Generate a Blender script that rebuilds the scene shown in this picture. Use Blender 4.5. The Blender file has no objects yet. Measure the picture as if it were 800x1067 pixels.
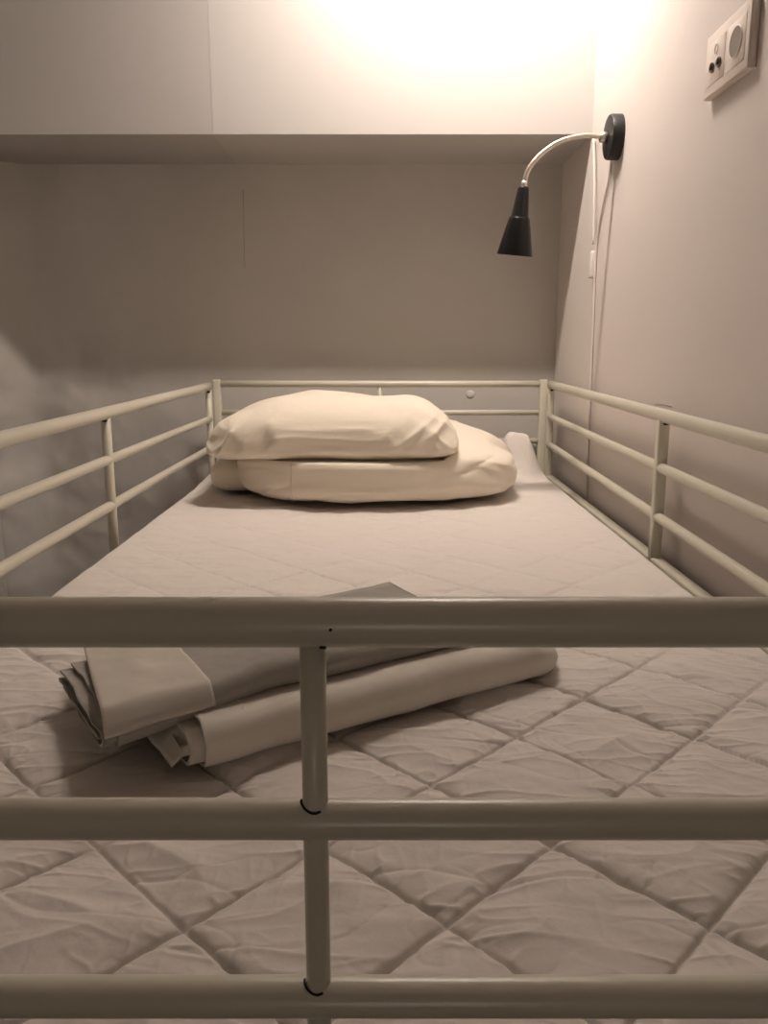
import bpy, bmesh, math, random
import numpy as np
from mathutils import Vector, Matrix, noise

C = bpy.context.scene.collection
H = 1.70                       # camera height above the floor
R = math.radians
rnd = random.Random(7)

# ------------------------------------------------------------------ materials
def mat(name, col, rough=0.6, metal=0.0, spec=0.5, bump=None, var=None, sheen=0.0, coat=0.0):
    m = bpy.data.materials.new(name); m.use_nodes = True
    nt = m.node_tree; b = nt.nodes['Principled BSDF']
    b.inputs['Base Color'].default_value = (*col, 1)
    b.inputs['Roughness'].default_value = rough
    b.inputs['Metallic'].default_value = metal
    b.inputs['Specular IOR Level'].default_value = spec
    b.inputs['Sheen Weight'].default_value = sheen
    b.inputs['Coat Weight'].default_value = coat
    tc = nt.nodes.new('ShaderNodeTexCoord')
    if var:
        sc, col2, lo, hi = var
        n = nt.nodes.new('ShaderNodeTexNoise'); n.inputs['Scale'].default_value = sc
        n.inputs['Detail'].default_value = 5
        r = nt.nodes.new('ShaderNodeValToRGB')
        r.color_ramp.elements[0].position = lo; r.color_ramp.elements[0].color = (*col, 1)
        r.color_ramp.elements[1].position = hi; r.color_ramp.elements[1].color = (*col2, 1)
        nt.links.new(tc.outputs['Object'], n.inputs['Vector'])
        nt.links.new(n.outputs['Fac'], r.inputs['Fac'])
        nt.links.new(r.outputs['Color'], b.inputs['Base Color'])
    prev = None
    for (sc, strength, dist, det) in (bump or []):
        n = nt.nodes.new('ShaderNodeTexNoise'); n.inputs['Scale'].default_value = sc
        n.inputs['Detail'].default_value = det
        bp = nt.nodes.new('ShaderNodeBump'); bp.inputs['Strength'].default_value = strength
        bp.inputs['Distance'].default_value = dist
        nt.links.new(tc.outputs['Object'], n.inputs['Vector'])
        nt.links.new(n.outputs['Fac'], bp.inputs['Height'])
        if prev: nt.links.new(prev.outputs['Normal'], bp.inputs['Normal'])
        prev = bp
    if prev: nt.links.new(prev.outputs['Normal'], b.inputs['Normal'])
    return m

M = {}
M['wall'] = mat('painted_plaster', (.59, .56, .525), .75, spec=.25, var=(2.2, (.54, .51, .475), .35, .7),
                bump=[(3.0, .35, .02, 4), (60, .08, .002, 3)])
M['rough_wall'] = mat('rough_plaster', (.59, .56, .525), .75, spec=.25, var=(3, (.52, .49, .455), .35, .7),
                bump=[(5.0, .8, .05, 4), (22, .3, .01, 4)])
M['smooth_wall'] = mat('smooth_pink_plaster', (.71, .65, .615), .65, spec=.3, var=(1.6, (.67, .61, .575), .35, .7),
                bump=[(2.5, .15, .02, 3), (90, .05, .001, 2)])
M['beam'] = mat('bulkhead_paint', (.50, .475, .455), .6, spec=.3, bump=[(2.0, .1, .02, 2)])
M['beam_shade'] = mat('bulkhead_shade_tone', (.455, .43, .41), .6, spec=.3, bump=[(2.0, .1, .02, 2)])  # darker tone holds the brightness step of the lamplight
M['ceiling'] = mat('ceiling_paint', (.55, .52, .49), .8)
M['floor'] = mat('floor_laminate', (.20, .15, .11), .5, var=(4, (.15, .11, .08), .3, .7))
M['crack'] = mat('crack_dark', (.36, .33, .30), .9)
M['scuff'] = mat('scuff_mark', (.46, .42, .39), .9)
M['filler'] = mat('wall_filler', (.66, .625, .59), .9)
M['enamel'] = mat('cream_enamel', (.62, .585, .485), .30, spec=.5, bump=[(120, .04, .0006, 2)])
M['hole'] = mat('dark_hole', (.012, .011, .010), .9)
M['chip'] = mat('chipped_paint', (.85, .82, .76), .6)
M['protector'] = mat('quilted_cotton', (.72, .665, .62), .9, spec=.1, sheen=.15,
                bump=[(28, .35, .006, 4), (9, .3, .02, 3), (500, .12, .0006, 2)])
M['ticking'] = mat('mattress_ticking', (.6, .56, .5), .9, spec=.1, bump=[(200, .2, .001, 2)])
M['pillow'] = mat('pillow_cotton', (.86, .775, .65), .85, spec=.1, sheen=.2,
                bump=[(16, .25, .01, 3), (400, .1, .0006, 2)])
M['duvet'] = mat('duvet_cotton', (.86, .775, .655), .85, spec=.1, sheen=.2,
                bump=[(14, .3, .012, 3), (400, .1, .0006, 2)])
M['seam'] = mat('duvet_seam', (.84, .77, .66), .8)
M['white_sheet'] = mat('white_sheet_cotton', (.70, .645, .575), .85, spec=.1, sheen=.1,
                bump=[(20, .3, .008, 3), (600, .1, .0005, 2)])
M['grey_sheet'] = mat('grey_sheet_cotton', (.38, .355, .32), .85, spec=.1, sheen=.1,
                bump=[(24, .4, .008, 4), (600, .1, .0005, 2)])
M['flap'] = mat('pale_flap_cotton', (.62, .57, .505), .85, spec=.1, bump=[(18, .3, .008, 3), (600, .1, .0005, 2)])
M['black'] = mat('black_lacquer', (.008, .008, .008), .28, spec=.22)
M['dark_base'] = mat('dark_grey_plastic', (.016, .016, .015), .45, spec=.35)
M['chrome'] = mat('brushed_nickel', (.62, .57, .50), .33, metal=.9)
M['cord'] = mat('white_cord', (.76, .70, .66), .5)
M['socket'] = mat('socket_plastic', (.72, .63, .57), .35, spec=.4)
M['recess'] = mat('socket_recess', (.22, .185, .15), .6)
M['jack'] = mat('jack_dark', (.13, .07, .055), .5)
M['baffle'] = mat('dark_lamp_housing', (.10, .10, .10), .5)
M['lampmetal'] = mat('lamp_white_metal', (.7, .68, .64), .4)
def emis(name, col, s):
    m = bpy.data.materials.new(name); m.use_nodes = True
    nt = m.node_tree; nt.nodes.clear()
    o = nt.nodes.new('ShaderNodeOutputMaterial'); e = nt.nodes.new('ShaderNodeEmission')
    e.inputs['Color'].default_value = (*col, 1); e.inputs['Strength'].default_value = s
    nt.links.new(e.outputs[0], o.inputs[0]); return m
M['diffuser'] = emis('glowing_diffuser', (1.0, .87, .765), 430)
M['diffuser_dim'] = emis('dim_diffuser', (1.0, .88, .74), 11)

# ------------------------------------------------------------------ helpers
def obj(name, bm, m, parent=None, smooth=True):
    me = bpy.data.meshes.new(name)
    if isinstance(bm, tuple):
        me.from_pydata(*bm); me.update()
    else:
        bmesh.ops.recalc_face_normals(bm, faces=bm.faces)
        bm.to_mesh(me); bm.free()
    for mm in (m if isinstance(m, list) else [m]): me.materials.append(mm)
    if smooth:
        me.polygons.foreach_set('use_smooth', [True] * len(me.polygons))
    o = bpy.data.objects.new(name, me); C.objects.link(o)
    if parent:
        o.parent = parent
        o.matrix_parent_inverse = Matrix.Translation(-Vector(parent.location))
    return o
def tag(o, label, cat, group=None):
    o['label'] = label; o['category'] = cat
    if group: o['group'] = group
    return o
def thing(name, label, cat, loc):
    o = bpy.data.objects.new(name, None); C.objects.link(o); o.location = loc
    o.empty_display_size = .1
    return tag(o, label, cat)
def struct(name, bm, m, parent=None, smooth=False):
    o = obj(name, bm, m, parent, smooth)
    if not parent: o['kind'] = 'structure'
    return o
def sharp(o, ang=40):
    me = o.data
    bm = bmesh.new(); bm.from_mesh(me)
    for e in bm.edges:
        if len(e.link_faces) == 2 and e.calc_face_angle(0) > R(ang): e.smooth = False
    bm.to_mesh(me); bm.free(); return o

def box(x0, x1, y0, y1, z0, z1, bev=0, seg=2, bm=None):
    b = bmesh.new()
    v = bmesh.ops.create_cube(b, size=1)['verts']
    bmesh.ops.scale(b, vec=(x1-x0, y1-y0, z1-z0), verts=v)
    bmesh.ops.translate(b, vec=((x0+x1)/2, (y0+y1)/2, (z0+z1)/2), verts=v)
    if bev: bmesh.ops.bevel(b, geom=b.edges[:], offset=bev, segments=seg, affect='EDGES', profile=.5)
    if bm is None: return b
    merge(bm, b); return bm
def merge(bm, other):
    me = bpy.data.meshes.new('tmp'); other.to_mesh(me); other.free()
    bm.from_mesh(me); bpy.data.meshes.remove(me)

def catmull(pts, n=8):
    p = [Vector(q) for q in pts]
    p = [2*p[0]-p[1]] + p + [2*p[-1]-p[-2]]
    out = []
    for i in range(1, len(p)-2):
        for k in range(n):
            t = k/n
            a, b, c, d = p[i-1], p[i], p[i+1], p[i+2]
            out.append(.5*((2*b) + (c-a)*t + (2*a-5*b+4*c-d)*t*t + (3*b-a-3*c+d)*t**3))
    out.append(p[-2]); return out

def tube(pts, r, seg=20, bm=None, cap=True, rfun=None):
    bm = bm or bmesh.new()
    pts = [Vector(p) for p in pts]
    rings = []; up = None
    for i, p in enumerate(pts):
        d = (pts[min(i+1, len(pts)-1)] - pts[max(i-1, 0)]).normalized()
        if up is None:
            up = Vector((0, 0, 1)) if abs(d.z) < .9 else Vector((0, 1, 0))
        side = d.cross(up).normalized(); up = side.cross(d).normalized()
        rr = rfun(i) if rfun else r
        rings.append([bm.verts.new(p + rr*(math.cos(2*math.pi*k/seg)*side + math.sin(2*math.pi*k/seg)*up)) for k in range(seg)])
    for a, b in zip(rings, rings[1:]):
        for k in range(seg):
            bm.faces.new((a[k], a[(k+1) % seg], b[(k+1) % seg], b[k]))
    if cap:
        bm.faces.new(rings[0][::-1]); bm.faces.new(rings[-1])
    return bm

def lathe(prof, seg=40, mtx=None, bm=None, close=False):
    """prof: list of (radius, z)"""
    bm = bm or bmesh.new(); rings = []
    mtx = mtx or Matrix()
    for r, z in prof:
        if r < 1e-6: rings.append([bm.verts.new(mtx @ Vector((0, 0, z)))])
        else: rings.append([bm.verts.new(mtx @ Vector((r*math.cos(2*math.pi*k/seg), r*math.sin(2*math.pi*k/seg), z))) for k in range(seg)])
    for a, b in zip(rings, rings[1:]):
        for k in range(seg):
            k2 = (k+1) % seg
            if len(a) == 1 and len(b) == 1: continue
            if len(a) == 1: bm.faces.new((a[0], b[k], b[k2]))
            elif len(b) == 1: bm.faces.new((a[k], a[k2], b[0]))
            else: bm.faces.new((a[k], a[k2], b[k2], b[k]))
    return bm

def fbm(x, y, z=0.0, oct=4):
    return noise.fractal(Vector((x, y, z)), 1.0, 2.0, oct)

def ridge(x, y, z, sharpn=3):
    return (1-abs(noise.noise(Vector((x, y, z)))))**sharpn

# ------------------------------------------------------------------ room
XR, XL, YB, YF = .503, -1.12, 2.415, -2.2
CEIL = H + 1.30
BZ, BY = H + .506, 2.09       # underside and front of the bulkhead

struct('floor', box(XL-.1, XR+.1, YF-.1, YB+.1, -.1, 0), M['floor'])
struct('ceiling', box(XL-.1, XR+.1, YF-.1, YB+.1, CEIL, CEIL+.1), M['ceiling'])
def back_wall():
    V = []; F = []; nx_, nz_ = 220, 200
    for j in range(nz_+1):
        for i in range(nx_+1):
            x = XL-.05 + (XR+.05-XL+.05)*i/nx_; z = CEIL*j/nz_
            t = max(0, min(1, (-.97-x)/.16)); t = t*t*(3-2*t)
            lf = max(0, min(1, (-.35-x)/.5))
            lump = fbm(x*5, z*5, 2.2, 4)
            y = YB - .10*t*t - .030*t*(lump+.2) - .004*fbm(x*2.5, z*2.5, 6.0, 3)*.4 - lf*(.012*fbm(x*4.5, z*4.5, 3.0, 4) + .003*ridge(x*9, z*13, 5.0, 6))
            V.append((x, min(y, YB+.01), z))
    W_ = nx_+1
    for j in range(nz_):
        for i in range(nx_): F.append((j*W_+i, j*W_+i+1, (j+1)*W_+i+1, (j+1)*W_+i))
    b = bmesh.new(); me = bpy.data.meshes.new('t'); me.from_pydata(V, [], F); b.from_mesh(me); bpy.data.meshes.remove(me)
    g = bmesh.ops.extrude_face_region(b, geom=b.faces[:])
    for v in g['geom']:
        if isinstance(v, bmesh.types.BMVert): v.co.y = YB+.12
    return b
wb = struct('wall_back', back_wall(), M['wall'], smooth=True)
sharp(wb, 50)
wr = struct('wall_right', box(XR, XR+.1, YF, YB, 0, CEIL), M['smooth_wall'])
wl = struct('wall_left', box(XL-.1, XL, YF, YB, 0, CEIL), M['rough_wall'])
wf = struct('wall_front', box(XL-.1, XR+.1, YF-.1, YF, 0, CEIL), M['wall'])
# bulkhead across the top of the back wall, two boards with a fine seam, lamp falloff darkened into the left one's colour
bk = struct('wall_bulkhead', box(-.4128, XR, BY, YB, BZ, CEIL), M['beam'])
obj('left_panel', box(XL, -.413, BY+.0006, YB, BZ, CEIL), M['beam_shade'], bk, smooth=False)

def strip(pts, w, dx, dz, name, m, parent, y=None):
    pass
# hairline cracks and a filled nail hole on the back wall (thin raised / sunk marks)
def wallmark(pts, r, m, parent, name):
    o = obj(name, tube(pts, r, 6), m, parent); return o
def at_back(px, py, Y=YB):
    """a point on a plane Y = const seen at photo pixel px, py"""
    p = R(11.5); f = 840.0
    u, v = (px-400)/f, (533.5-py)/f
    d = Vector((u, math.cos(p)+v*math.sin(p), -math.sin(p)+v*math.cos(p)))
    t = Y/d.y
    return Vector((d.x*t, Y, H+d.z*t))
def at_side(px, py, X=XR):
    p = R(11.5); f = 840.0
    u, v = (px-400)/f, (533.5-py)/f
    d = Vector((u, math.cos(p)+v*math.sin(p), -math.sin(p)+v*math.cos(p)))
    t = X/d.x
    return Vector((X, d.y*t, H+d.z*t))
wallmark([at_back(253, 198), at_back(254, 240), at_back(255, 279)], .0008, M['crack'], wb, 'hairline_crack')
wallmark([at_back(185, 292), at_back(203, 291), at_back(221, 292)], .0010, M['crack'], wb, 'hairline_crack')
wallmark([at_side(683, 421), at_side(692, 421.5), at_side(700, 424)], .0010, M['scuff'], wr, 'scuff_mark')
fp = at_back(490, 411)
obj('filled_nail_hole', lathe([(0, .0015), (.007, .0012), (.013, 0), (.013, -.002)], 14,
    Matrix.Translation(fp) @ Matrix.Rotation(R(90), 4, 'X')), M['filler'], wb)

# ------------------------------------------------------------------ ceiling lamp, plus an added fill light behind the camera
LX, LYY, LZZ = .13, 1.71, H+1.20           # the glowing lens
lt = thing('ceiling_spotlight', 'narrow ceiling lamp bar tilted towards the corner above the bed', 'lamp', (LX, LYY, CEIL))
aim = Vector((.17, .46, -.87)).normalized()
xa = Vector((1, 0, 0)); xa = (xa - aim*xa.dot(aim)).normalized(); ya = aim.cross(xa)
hm = Matrix((( xa.x, ya.x, aim.x, LX), (xa.y, ya.y, aim.y, LYY), (xa.z, ya.z, aim.z, LZZ), (0, 0, 0, 1)))
ctr = Vector((LX, LYY, LZZ)) - aim*.025
obj('lamp_base', lathe([(0, 0), (.045, 0), (.045, -.012), (.040, -.016), (0, -.016)], 40, Matrix.Translation((ctr.x, ctr.y, CEIL))), M['lampmetal'], lt)
obj('lamp_stem', tube([(ctr.x, ctr.y, CEIL-.012), (ctr.x, ctr.y, ctr.z)], .008, 16), M['lampmetal'], lt)
b_ = box(-.175, .175, -.030, .030, -.045, -.002, .006, 2); b_.transform(hm); obj('lamp_head', b_, M['lampmetal'], lt)
b_ = box(-.165, .165, -.020, .020, -.004, .001, .001, 1); b_.transform(hm); obj('lens', b_, M['diffuser'], lt)
wlm = thing('fill_light', 'added round dim fill light on the unseen wall behind the foot of the bed', 'lamp', (.08, YF, H-.22))  # out of view, added to brighten the front rails
wmx = Matrix.Translation((.08, YF, H-.22)) @ Matrix.Rotation(R(-90), 4, 'X')
obj('back_plate', lathe([(0, 0), (.16, 0), (.16, .03), (.15, .03), (0, .02)], 40, wmx), M['lampmetal'], wlm)
obj('diffuser', lathe([(.148, .025), (.148, .05), (.12, .075), (.06, .09), (0, .094)], 40, wmx), M['diffuser_dim'], wlm)

# ------------------------------------------------------------------ bunk bed
BF, BB = .286, 2.315           # end frames
BXL, BXR = -.474, .4525
bed = thing('bunk_bed', 'cream white metal bunk bed with tubular guard rails round the top bunk', 'bed', (0, 1.3, 0))
ZT, ZM, ZL = H-.100, H-.181, H-.262
E = M['enamel']
for y, nm in ((BF, 'foot'), (BB, 'head')):
    for z, r, n in ((ZT, .0094, 'top'), (ZM, .0079, 'middle'), (ZL, .0079, 'bottom')):
        rr = r
        o = obj(f'{nm}_{n}_rail', tube([(BXL, y, z), (BXL*.5, y, z), (0, y, z), (BXR*.5, y, z), (BXR, y, z)], rr, 32), E, bed)
        if nm == 'foot' and n != 'top':
            # dark gap round the upright where it enters the rail
            xg = -.0268 if n == 'middle' else -.0271
            ring = [(xg + .0055*math.cos(a), y - .0001 + .0055*math.sin(a), z + math.sqrt(max(0, r*r-(.0055*math.sin(a))**2))) for a in [R(175+i*11) for i in range(12)]]
            obj('joint_gap', tube(ring, .0005, 8), M['hole'], o)
        if nm == 'foot' and n == 'top':
            obj('screw_hole', lathe([(0, .0006), (.0013, .0005), (.0013, -.001)], 10, Matrix.Translation((-.0225, y-.0052, z-.0079)) @ Matrix.Rotation(R(145), 4, 'X')), M['hole'], o)
            obj('paint_fleck', lathe([(0, .0004), (.0006, .0003), (.0006, -.001)], 8, Matrix.Translation((-.0193, y-.0094, z+.0003)) @ Matrix.Rotation(R(90), 4, 'X')), M['hole'], o)
            obj('paint_chip', lathe([(0, .0003), (.0011, .0002), (.0011, -.001)], 8, Matrix.Translation((-.063, y-.001, z+.0094))), M['chip'], o)
    xm = -.0268 if nm == 'foot' else -.012
    obj(f'{nm}_upright', tube([(xm, y, z) for z in (ZT-.004, ZM, ZL, H-.40)], .0050 if nm == 'foot' else .006, 24), E, bed)
    obj(f'{nm}_cross_bar', box(BXL, BXR, y-.012, y+.012, H-.44, H-.40, .004), E, bed)
for x in (BXL, BXR):
    for y in (BF, BB):
        bm = box(x-.011, x+.011, y-.011, y+.011, 0, ZT+.012, .004, 3)
        o = obj('corner_post', bm, E, bed)
        obj('foot_cap', box(x-.0145, x+.0145, y-.0145, y+.0145, .0, .02, .003), M['dark_base'], o)
# side guards: their own end posts and uprights, long rails bowed a little
def guard(side):
    x = -.492 if side < 0 else .468
    nm = 'left' if side < 0 else 'right'
    Y0, Y1 = BF+.022, BB-.032
    ends = {'top': (-.106, -.115, .0112), 'middle': (-.196, -.195, .0088), 'bottom': (-.278, -.279, .0088)} if side < 0 else \
           {'top': (-.101, -.114, .0112), 'middle': (-.190, -.2016, .0088), 'bottom': (-.268, -.290, .0088)}
    def rz(n, y):
        zb, zf, r = ends[n]; return H + zb + (zf-zb)*(2.28-y)/1.31
    for n, (zb, zf, r) in ends.items():
        pts = []
        for i in range(25):
            t = i/24; y = Y0+(Y1-Y0)*t
            pts.append((x + side*.004*math.sin(math.pi*t), y, rz(n, y) - .002*math.sin(math.pi*t)))
        obj(f'guard_{n}_rail', tube(pts, r, 24), E, bed)
    ys = (Y0, .955, 1.44, Y1) if side < 0 else (Y0, .80, 1.365, Y1)
    for k, y in enumerate(ys):
        xx = x + side*(.004*math.sin(math.pi*(y-Y0)/(Y1-Y0)))
        o = obj('guard_post', tube([(xx, y, H-.43), (xx, y, H-.3), (xx, y, rz('top', y))], .0088, 20) if side < 0 else box(xx-.0095, xx+.0095, y-.0095, y+.0095, H-.43, rz('top', y), .0045, 3), E, bed)
        if k >= 2:
            hm = Matrix.Translation((xx + .001, y-(.0094 if side > 0 else .0088), rz('top', y)-.0145)) @ Matrix.Diagonal((1.5, 1, .8, 1)) @ Matrix.Rotation(R(90), 4, 'X')
            obj('screw_hole', lathe([(0, .0007), (.0034, .0005), (.0034, -.001)], 12, hm), M['hole'], o)
    xs_ = x + (.006 if side > 0 else 0)
    obj('side_beam', box(xs_-.011, xs_+.011, BF, BB, H-.425, H-(.357 if side > 0 else .375), .004), E, bed)
guard(-1); guard(1)
for i in range(12):
    y = BF + .12 + i*(BB-BF-.24)/11
    obj('slat', box(BXL+.01, BXR-.01, y-.03, y+.03, H-.438, H-.428, .002), M['lampmetal'], bed)

# ------------------------------------------------------------------ mattress and quilted protector
MX0, MX1, MY0, MY1 = -.468, .436, .305, 2.285
MZ = H-.336
tag(obj('mattress', box(MX0+.012, MX1-.012, MY0+.012, MY1-.012, H-.428, MZ-.012, .02, 3), M['ticking']),
    'mattress lying under the quilted protector on the top bunk', 'mattress')

P = .156                        # quilt diamond
def quilt_h(x, y):
    u = ((x-.0368) + (y-.4186)) / P
    v = ((x-.0368) - (y-.4186)) / P
    # slightly wandering stitch lines
    u += .02*noise.noise(Vector((x*5, y*5, 1.3))); v += .02*noise.noise(Vector((x*5, y*5, 7.3)))
    du = abs(u-round(u)); dv = abs(v-round(v))            # 0 at a stitch, .5 in mid cell
    iu, iv = math.floor(u), math.floor(v)
    far = max(0, min(1, (y-.75)/.55)); keep = 1-.72*far*far*(3-2*far)
    puff = (1-math.exp(-du/.060))*(1-math.exp(-dv/.060))*(.75+.25*(4*du*dv)**.5)
    amp = .0052*(.7+.6*noise.cell(Vector((iu+.5, iv+.5, 3.1))))*keep
    h = amp*puff
    m = min(du, dv)
    # gathers pinched along the stitches: short ridges crossing them at a slant
    near = math.exp(-m*7)
    wx, wy = x+.02*noise.noise(Vector((x*9, y*9, 4))), y+.012*noise.noise(Vector((x*8, y*8, 14)))
    g1 = 1-abs(noise.noise(Vector((wx*16+iu*3.1, wy*62+iv*1.7, .7)))); g2 = 1-abs(noise.noise(Vector((wx*44, wy*26, 3.7))))
    h += keep*.0030*near*min(1, m/.05)*(g1**8 - .35 + .5*g2**9)
    # thin wrinkles and soft folds inside the cells
    q = 1-abs(noise.noise(Vector((wx*6.5+iu*.9, wy*12+iv*1.7, .5))))
    h += keep*.0042*(q**7)*min(1, 3*m)
    k = 1-abs(noise.noise(Vector((wx*10+2, wy*21, 8.5))))
    h += (.35+.65*keep)*.0014*(k**14)*min(1, 5*m)
    h += .004*fbm(x*4, y*3.2, 3.0, 3) + .0016*fbm(x*16, y*26, 9.0, 3)
    # stitch groove
    h -= .0030*keep**.6*math.exp(-(m/.014)**2)
    # thin creases running into the stitches
    c1 = 1-abs(noise.noise(Vector((wx*8+iu*2.3, wy*19+iv*3.1, 21.5)))); c2 = 1-abs(noise.noise(Vector((wx*17+wy*9, wy*20-wx*7, 31.5))))
    h -= (.25+.75*keep)*(.0018*c1**30 + .0010*c2**34)*math.exp(-m*3.2)
    # corners of the protector bunched up at the head end
    bx, by = x-.362, y-2.17
    if abs(bx) < .2 and abs(by) < .25:
        bb = math.exp(-((abs(bx)/.055)**4) - (abs(by)/.06)**3)
        h += bb*(.114 + .012*fbm(x*13, y*12, 1.5, 2)) + .014*math.exp(-((bx+.02)/.09)**2-((by+.09)/.05)**2)*ridge(x*16, y*20, 2.0, 3)
    bx, by = x+.425, y-2.02
    if abs(bx) < .15 and abs(by) < .3:
        h += math.exp(-(bx/.035)**2 - (by/.09)**2)*(.032 + .014*fbm(x*24, y*16, 5.5, 3))
    return h
def protector():
    drop = .09; r = .014
    Ly = MY1-MY0; tt = Ly+2*drop
    Lx = MX1-MX0; tx = Lx+2*drop
    def pieces(stops):
        out = [np.linspace(a, b, max(2, int(round((b-a)/st))), endpoint=False) for a, b, st in stops]
        return np.append(np.concatenate(out), stops[-1][1])
    xs = pieces([(0, drop, .004), (drop, drop+.15, .003), (drop+.15, drop+Lx-.15, .00125), (drop+Lx-.15, drop+Lx, .003), (drop+Lx, tx, .004)])/tx
    ys = pieces([(0, drop, .004), (drop, drop+.46, .00115), (drop+.46, drop+.75, .0017), (drop+.75, drop+Ly, .0036), (drop+Ly, tt, .004)])/tt
    nx = len(xs)
    ny = len(ys)
    def edge(s, a, b):           # arclength param -> (pos, dz), rounds over and hangs down the side
        L = b-a; tot = L + 2*drop
        t = s*tot - drop
        def over(e):             # e>0 distance past the start of the round
            if e < r*math.pi/2: return r*math.sin(e/r), -r*(1-math.cos(e/r))
            return r, -r-(e-r*math.pi/2)
        if t < r: dx, dz = over(r-t); return a+r-dx, dz
        if t > L-r: dx, dz = over(t-(L-r)); return b-r+dx, dz
        return a+t, 0
    ex = [edge(s, MX0, MX1) for s in xs]; ey = [edge(s, MY0, MY1) for s in ys]
    V = []
    for (y, dy) in ey:
        for (x, dx) in ex:
            dz = min(dx, dy)
            h = quilt_h(x, y)
            wob = (.005 if x < 0 else .0015)*fbm(y*6, x*2, 4.4, 3)
            h *= .35 + .65*min(1, min(x-MX0, MX1-x)/.05) if dz > -.001 else .3
            xx, yy = x, y
            if dx < -.005:
                sgn = 1 if x > 0 else -1
                xx = x + sgn*(wob+.003)*min(1, -dx/.03)
            V.append((xx, yy, max(MZ+dz+h, H-.424)))
    F = [(j*nx+i, j*nx+i+1, (j+1)*nx+i+1, (j+1)*nx+i) for j in range(ny-1) for i in range(nx-1)]
    return V, [], F
prot = tag(obj('mattress_protector', protector(), M['protector']),
    'pale quilted mattress protector with diamond stitching covering the top bunk', 'mattress protector')

# ------------------------------------------------------------------ soft blobs
def spow(a, e): return math.copysign(abs(a)**e, a)
def blob(a, b, c, e1, e2, nu=160, nv=70):
    """superquadric half sizes a, b, c; e1 vertical, e2 horizontal exponent"""
    V = []; F = []
    for j in range(1, nv):
        ph = -math.pi/2 + math.pi*j/nv
        for i in range(nu):
            th = 2*math.pi*i/nu
            cp, sp = spow(math.cos(ph), e1), spow(math.sin(ph), e1)
            V.append(Vector((a*cp*spow(math.cos(th), e2), b*cp*spow(math.sin(th), e2), c*sp)))
    for j in range(nv-2):
        for i in range(nu):
            i2 = (i+1) % nu
            F.append((j*nu+i, j*nu+i2, (j+1)*nu+i2, (j+1)*nu+i))
    V.append(Vector((0, 0, -c))); V.append(Vector((0, 0, c)))
    for i in range(nu):
        F.append((len(V)-2, (i+1) % nu, i)); F.append((len(V)-1, (nv-2)*nu+i, (nv-2)*nu+(i+1) % nu))
    return V, F

def ridge(x, y, z, sharpn=3):
    return (1-abs(noise.noise(Vector((x, y, z)))))**sharpn

# duvet: folded in layers, big soft loaf under the pillow
def make_duvet():
    root = thing('duvet', 'thick cream duvet folded into a flat loaf under the pillow', 'duvet', (-.03, 1.95, MZ))
    V, F = blob(.325, .23, .060, .50, .42, 200, 90)
    out = []
    for p in V:
        x, y, z = p
        u, v = x/.325, y/.23
        top = max(0, z/.060)
        z2 = z + .060
        z2 *= 1 + .42*max(0, min(1, v+.45))*(1-max(0, u-.35)*1.3) - .12*max(0, u-.2)
        y2 = y + .035*max(0, u)**2 + .010*math.sin(u*3.1) + .02*max(0, -u)**2 - .070*(1-min(1, u*u))*max(0, min(1, .5-v))
        n = .006*fbm(x*6+4, y*7, z*10, 3) + .007*ridge(x*9+.6*z*40, y*6, z*9+2, 4)*(.5+.5*top)
        # creases along the front fold
        if v < -.3: n -= .006*ridge(x*7+3, z*26-x*3, 1.7, 6)
        d = Vector((x*.3, y*.6, z)).normalized()
        q = Vector((x, y2, z2)) + d*n
        q.z = max(q.z, .004*abs(fbm(x*14, y*9, 1, 2)))
        # pressed flat where the pillow lies on it
        rr = max(0, min(1, (q.x-.014-.125)/.06)); lim = .096 + .12*rr*rr*(3-2*rr)
        if q.z > lim: q.z = lim + .05*(q.z-lim)
        out.append((q.x - .014, q.y + 1.945, q.z + MZ + .005))
    main = obj('folded_body', (out, [], F), M['duvet'], root)
    # the inner layer's end standing out at the left
    V, F = blob(.075, .17, .040, .6, .5, 80, 40)
    out = []
    for p in V:
        x, y, z = p
        n = .004*fbm(x*14, y*10, z*12+8, 3) + .004*ridge(x*18, y*9, z*20, 3)
        d = Vector((x, y, z)).normalized()
        q = p + d*n
        out.append((q.x - .330, q.y + 1.975, min(max(q.z, -.037), .048) + MZ + .046))
    obj('inner_fold', (out, [], F), M['duvet'], root)
    # sewn seam running over the front of the fold
    pts = []
    dg = bpy.context.evaluated_depsgraph_get()
    bpy.context.view_layer.update()
    for k in range(22):
        z = MZ + .012 + .085*k/21
        hit, loc, nrm, _ = main.ray_cast(main.matrix_world.inverted() @ Vector((-.194 - .001*k/21, 1.4, z)), Vector((0, 1, 0)))
        if hit: pts.append(main.matrix_world @ loc)
    if len(pts) > 3: obj('seam', tube(pts, .0016, 8), M['seam'], root)
    return root
make_duvet()

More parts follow.
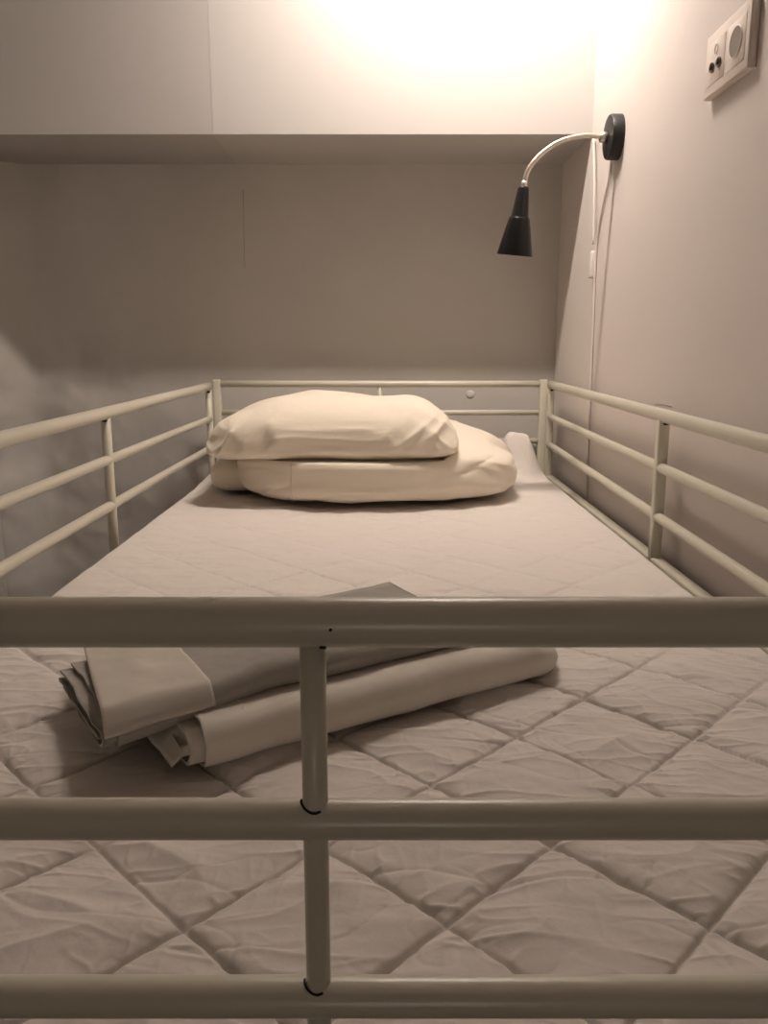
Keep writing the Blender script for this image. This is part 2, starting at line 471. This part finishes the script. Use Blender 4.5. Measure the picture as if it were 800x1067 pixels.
def make_pillow():
    a, b, c = .278, .205, .084
    V, F = blob(a, b, c, .78, .36, 260, 130)
    out = []
    for p in V:
        x, y, z = p
        u, v, w = x/a, y/b, z/c
        # seam corners pull out, sides pull in
        rim = math.exp(-(w/.20)**2)
        cor = (abs(u*v))**3
        x *= 1 - .05*(1-abs(v))*abs(u)**4 + .055*cor*rim; y *= 1 - .05*(1-abs(u))*abs(v)**4 + .05*cor*rim
        z *= .42 if z < 0 else 1.22
        rb = max(0, min(1, (u-.25)/.6)); rb = rb*rb*(3-2*rb)
        z *= .95*(1 + .12*math.exp(-((u+.30)/.36)**2) + (.26*rb if z > 0 else 0))
        z -= .020*max(0, -u-.55)*(1 if w < .3 else .4)
        front = max(0, -v)
        n = .007*fbm(x*6+2, y*6, z*5, 3)
        lowf = math.exp(-((w-.18)/.36)**2)*min(1, front*1.3)
        # creases gathered along the lower front, running diagonally
        s1 = ridge((x-1.0*z)*13+1.3, z*5+x*2, .7, 7); s2 = ridge((x+.9*z)*17+5, z*7, 3.3, 7)
        n += lowf*(.014*s1*(.6+.6*noise.noise(Vector((x*6, 2, 0)))) + .007*s2 - .002)
        n += lowf*.004*ridge((x-.8*z)*26, z*9+x, 9.1, 5)
        n -= .005*rim*ridge(x*20, y*20, 4.1, 4)
        d = Vector((x/a*.5, y/b*.7, z/c)).normalized()
        q = Vector((x, y, z)) + d*n
        q.z -= .006*u*u
        out.append((q.x - .116, q.y + 1.885 - .015*u - .02*(1-u*u)*max(0, -v), q.z + MZ + .129))
    return tag(obj('pillow', (out, [], F), M['pillow']), 'plump cream pillow lying on top of the folded duvet', 'pillow')
make_pillow()

# ------------------------------------------------------------------ folded linen
def ribbon_layers(layers, L, wfun, zoff, n=60, m=10):
    """layers: list of (inset front, bottom z, top z, left overhang, right overhang, thickness).
    Local axes: x along the front edge (0..L), y away from the front edge. Each layer is a U of cloth."""
    V = []; F = []
    for li, (fi, zb, zt, lo, ro, th, W) in enumerate(layers):
        prof = []                # outer path then inner path, closed
        r = (zt-zb)/2
        def path(r, off):
            P_ = []
            for i in range(m+1): P_.append((W - (W-fi-r)*i/m, zb+off))
            for i in range(1, 9):
                a = -math.pi/2 - math.pi*i/9
                P_.append((fi+r*1.0 + (r-off)*math.cos(a), zb+r+(r-off)*math.sin(a)))
            for i in range(m+1): P_.append((fi+r + (W-fi-r)*i/m, zt-off))
            return P_
        o_ = path(r, 0); i_ = path(r, th)[::-1]
        prof = o_ + i_
        base = len(V); K = len(prof)
        for j in range(n+1):
            t = j/n; x = -lo + (L+lo+ro)*t
            for (y, z) in prof:
                q = wfun(x, y, z, li)
                V.append((q[0], q[1], q[2]+zoff))
        for j in range(n):
            for k in range(K):
                k2 = (k+1) % K
                F.append((base+j*K+k, base+j*K+k2, base+(j+1)*K+k2, base+(j+1)*K+k))
        h = len(o_)
        for j, flip in ((0, False), (n, True)):
            for k in range(h-1):
                f = (base+j*K+k, base+j*K+k+1, base+j*K+K-2-k, base+j*K+K-1-k)
                F.append(f[::-1] if flip else f)
    return V, [], F

def frame_pts(data, origin, ang, z):
    V, E_, F = data
    ca, sa = math.cos(ang), math.sin(ang)
    return [(origin[0]+x*ca-y*sa, origin[1]+x*sa+y*ca, z+zz) for x, y, zz in V], E_, F

# white sheet: long soft fold facing the camera, layers showing at its left end
LW = .400
def warp_w(x, y, z, li):
    t = max(0, min(1, (x-(LW-.07))/.07))
    s = 1-.62*t*t
    wob = .0030*fbm(x*14, y*12, 2+li*.3, 3)
    dz = .004*fbm(x*9+5, y*10, 3.3, 3)*(z/.035)
    yy = y + wob + .035*max(0, (x-(LW-.05))/.05)**2*(1-y/.2)
    return (x + .003*fbm(y*20, z*30, li*3.0, 2), yy, z*s + max(0, dz) )
lay_w = [(0.0, .000, .040, .000, .00, .0028, .19),
         (.004, .0045, .035, .012, -.01, .0028, .18),
         (.008, .009, .029, .004, -.02, .0028, .18),
         (.012, .0135, .0235, .014, -.03, .0025, .18)]
ws = thing('bed_sheet', 'long folded white sheet lying under the grey one on the bed', 'bed sheet', (0, .72, MZ))
obj('folded_cloth', frame_pts(ribbon_layers(lay_w, LW, warp_w, 0, 90, 12), (-.139, .579), R(31.2), MZ+.006), M['white_sheet'], ws)

# a turned-over tongue of the white sheet near the left end
def patch(c00, c10, c11, c01, th, nu, nv, zf, hang=None):
    V = []; F = []
    for s in (1, 0):
        for j in range(nv+1):
            for i in range(nu+1):
                u, v = i/nu, j/nv
                p = (Vector(c00)*(1-u)+Vector(c10)*u)*(1-v) + (Vector(c01)*(1-u)+Vector(c11)*u)*v
                p = p + Vector((0, 0, zf(u, v, p) + (th if s else 0)))
                V.append(tuple(p))
    N = (nu+1)*(nv+1)
    for j in range(nv):
        for i in range(nu):
            a = j*(nu+1)+i; q = (a, a+1, a+nu+2, a+nu+1)
            F.append(q); F.append(tuple(k+N for k in q[::-1]))
    bd = [i for i in range(nu)] + [j*(nu+1)+nu for j in range(nv)] + [nv*(nu+1)+i for i in range(nu, 0, -1)] + [j*(nu+1) for j in range(nv, 0, -1)]
    for k in range(len(bd)):
        a, b = bd[k], bd[(k+1) % len(bd)]
        F.append((b, a, a+N, b+N))
    return V, [], F

def wl_(x, y, z):
    a = R(31.2); return (-.139+x*math.cos(a)-y*math.sin(a), .579+x*math.sin(a)+y*math.cos(a), MZ+.006+z)
def cornerz(u, v, p): return .003*fbm(p.x*30, p.y*30, 2.0, 3) + .010*math.sin(math.pi*min(1, u*1.1))*(.6+.4*v)
obj('turned_corner', patch(wl_(-.024, .012, .010), wl_(.040, .020, .0395), wl_(.050, .105, .0395), wl_(-.030, .080, .016), .0022, 24, 24, cornerz), M['white_sheet'], ws)

# grey sheet on top
GA = R(32.2); LG = .345; GO = (-.205, .575)
def warp_g(x, y, z, li):
    dz = .004*fbm(x*10+1, y*12, 6.1, 3)*(z/.03) + 0.005*max(0, (x-.28)/.065)**2*max(0, (y-.10)/.07)**2
    return (x + .004*fbm(y*22, z*30, 5+li*3.0, 2), y*(1+.15*(1-x/.345))+.003*fbm(x*12, y*9, 4+li, 2), z + max(-.002, dz))
lay_g = [(0.0, .000, .026, .000, .00, .0026, .150),
         (.004, .004, .022, .010, -.005, .0026, .147),
         (.008, .008, .018, .003, -.005, .0026, .147),
         (.010, .0115, .0150, .012, -.01, .0016, .147)]
gs = thing('bed_sheet', 'folded grey sheet with a pale flap turned over its left end', 'bed sheet', (-.12, .78, MZ+.03))
# it leans: the left end rests on the protector, the right end on the white sheet
def lean(data):
    V, E_, F = data
    return [(x, y, z - .028*max(0, min(1, (-.10-x)/.18)) ) for x, y, z in V], E_, F
GZ = MZ+.045
obj('folded_cloth', lean(frame_pts(ribbon_layers(lay_g, LG, warp_g, 0, 80, 12), GO, GA, GZ)), M['grey_sheet'], gs)
zt = GZ+.026
def flapz(u, v, p):
    z = .003*fbm(p.x*14, p.y*14, 8.8, 3)+.0035
    z += .004*math.exp(-(v/.25)**2)
    if v < .10: z -= .016*((.10-v)/.10)**1.8
    return z - .028*max(0, min(1, (-.10-p.x)/.18))
obj('turned_flap', patch((-.2125, .566, zt), (-.134, .598, zt), (-.217, .768, zt), (-.303, .768, zt), .003, 30, 50, flapz), M['flap'], gs)['label'] = 'pale flap'

# ------------------------------------------------------------------ wall lamp
lb = at_side(645, 143)         # wall contact of the base disc
LY, LZ = lb.y, lb.z
lamp = thing('wall_lamp', 'black gooseneck reading lamp mounted on the right wall', 'lamp', (XR, LY, LZ))
mx = Matrix.Translation((XR, LY, LZ)) @ Matrix.Rotation(R(-90), 4, 'Y')
sharp(obj('wall_mount', lathe([(0, .0), (.0455, 0), (.0455, .021), (.0435, .0245), (.036, .026), (0, .026)], 56, mx), M['dark_base'], lamp))
obj('mount_collar', lathe([(0, .024), (.011, .024), (.011, .038), (.008, .042), (0, .042)], 28, mx), M['chrome'], lamp)
armp = catmull([(XR-.03, LY, LZ), (XR-.075, LY, LZ+.003), (XR-.125, LY, LZ-.008), (XR-.165, LY, LZ-.033), (XR-.190, LY, LZ-.062), (XR-.199, LY, LZ-.089), (XR-.201, LY, LZ-.104)], 14)
bm = tube(armp, .0048, 16, rfun=lambda i: .0050+(.0005 if i % 2 else 0))
obj('gooseneck_arm', bm, M['chrome'], lamp)
top = Vector(armp[-1])
ax = Vector((-.014, .02, -.158)).normalized()
q = ax.to_track_quat('Z', 'Y').to_matrix().to_4x4()
shm = Matrix.Translation(top - ax*.004) @ q
prof = [(0, 0), (.010, 0), (.0125, .003), (.0190, .060), (.0215, .063), (.0235, .066), (.0400, .142), (.0390, .142), (.0225, .068), (.017, .064), (.009, .012), (0, .012)]
sharp(obj('lamp_shade', lathe(prof, 48, shm), M['black'], lamp), 35)
obj('neck_ferrule', lathe([(0, -.012), (.0065, -.012), (.0065, .004), (0, .004)], 20, shm), M['chrome'], lamp)
obj('bulb', lathe([(0, .06), (.012, .065), (.016, .085), (.022, .105), (.022, .118), (.013, .132), (0, .136)], 24, shm), M['lampmetal'], lamp)
# cord from the mount, and the switch cord hanging from a hook beside it
X1 = XR-.0035
cp = [at_side(637, 166, X1), at_side(634, 188, X1), at_side(628, 215, X1), at_side(622, 250, X1), at_side(619.5, 290, X1),
      at_side(617.5, 345, X1), at_side(614, 430, X1), at_side(611.5, 500, X1), at_side(610, 560, X1)]
obj('power_cord', tube(catmull(cp, 10), .0027, 10), M['cord'], lamp)
X2 = XR-.009
sp = [at_side(618.5, 150, X2), at_side(619, 200, X2), at_side(618, 255, X2)]
sc = obj('switch_cord', tube(catmull([at_side(619, 147, XR-.002)] + sp, 8), .0024, 10), M['cord'], lamp)
s0, s1 = at_side(617, 262, X2), at_side(616, 290, X2)
bm = box(-.007, .007, -.010, .010, 0, (s0-s1).length, .004, 3)
bmesh.ops.translate(bm, vec=(X2+.001, s1.y, s1.z), verts=bm.verts)
obj('cord_switch', bm, M['cord'], lamp)
obj('cord_hook', box(XR-.012, XR, s0.y+.012, s0.y+.022, at_side(619, 148).z-.004, at_side(619, 148).z+.004, .002), M['cord'], lamp)

# ------------------------------------------------------------------ wall socket
SY0, SY1, SZ0, SZ1 = 1.187, 1.341, H+.371, H+.460
T = .0125
sk = thing('wall_socket', 'double white wall socket plate high on the right wall', 'wall socket', (XR, (SY0+SY1)/2, (SZ0+SZ1)/2))
sharp(obj('cover_plate', box(XR-T, XR, SY0, SY1, SZ0, SZ1, .0025, 3), M['socket'], sk), 60)
zc = (SZ0+SZ1)/2
yc1, yc2 = SY1-.043, SY0+.043    # far module: aerial jacks, near module: mains socket
for yc, nm in ((yc1, 'aerial_insert'), (yc2, 'mains_insert')):
    o = sharp(obj(nm, box(XR-T-.0006, XR-T+.002, yc-.030, yc+.030, zc-.030, zc+.030, .001, 2), M['socket'], sk), 60)
    fx = Matrix.Rotation(R(-90), 4, 'Y')
    if nm == 'mains_insert':
        m4 = Matrix.Translation((XR-T-.0012, yc, zc+.002)) @ fx
        sharp(obj('recess', lathe([(0, .0004), (.0195, .0004), (.0195, -.002)], 40, m4), M['recess'], o))
        obj('recess_rim', lathe([(.0195, 0), (.0195, .0008), (.0202, .0008), (.0206, 0)], 40, m4), M['socket'], o)
    else:
        for dy, dz in ((.0125, -.006), (-.0125, -.006)):
            m4 = Matrix.Translation((XR-T-.0012, yc+dy, zc+dz)) @ fx
            obj('aerial_jack', lathe([(.0030, .0005), (.0062, .0005), (.0062, .0022), (.0070, .0022), (.0070, 0)], 28, m4), M['jack'], o)
            obj('jack_pin', lathe([(0, .003), (.0030, .003), (.0035, 0)], 16, m4), M['hole'], o)
        m4 = Matrix.Translation((XR-T-.0012, yc+.001, zc+.016)) @ fx
        obj('moulded_ring', lathe([(.0055, 0), (.0057, .0006), (.0065, .0006), (.0067, 0)], 24, m4), M['scuff'], o)

# ------------------------------------------------------------------ camera, world, view
cam = bpy.data.cameras.new('camera'); co = bpy.data.objects.new('camera', cam); C.objects.link(co)
cam.sensor_fit = 'VERTICAL'; cam.sensor_height = 24.0; cam.lens = 24.0*840/1067
cam.clip_start = .01
co.location = (0, 0, H); co.rotation_euler = (R(90-11.5), 0, 0)
bpy.context.scene.camera = co
w = bpy.data.worlds.new('world'); bpy.context.scene.world = w; w.use_nodes = True
w.node_tree.nodes['Background'].inputs[0].default_value = (.02, .018, .016, 1)
vs = bpy.context.scene.view_settings
vs.view_transform = 'Standard'; vs.look = 'None'; vs.gamma = 1; vs.use_curve_mapping = False
vs.exposure = 0.0
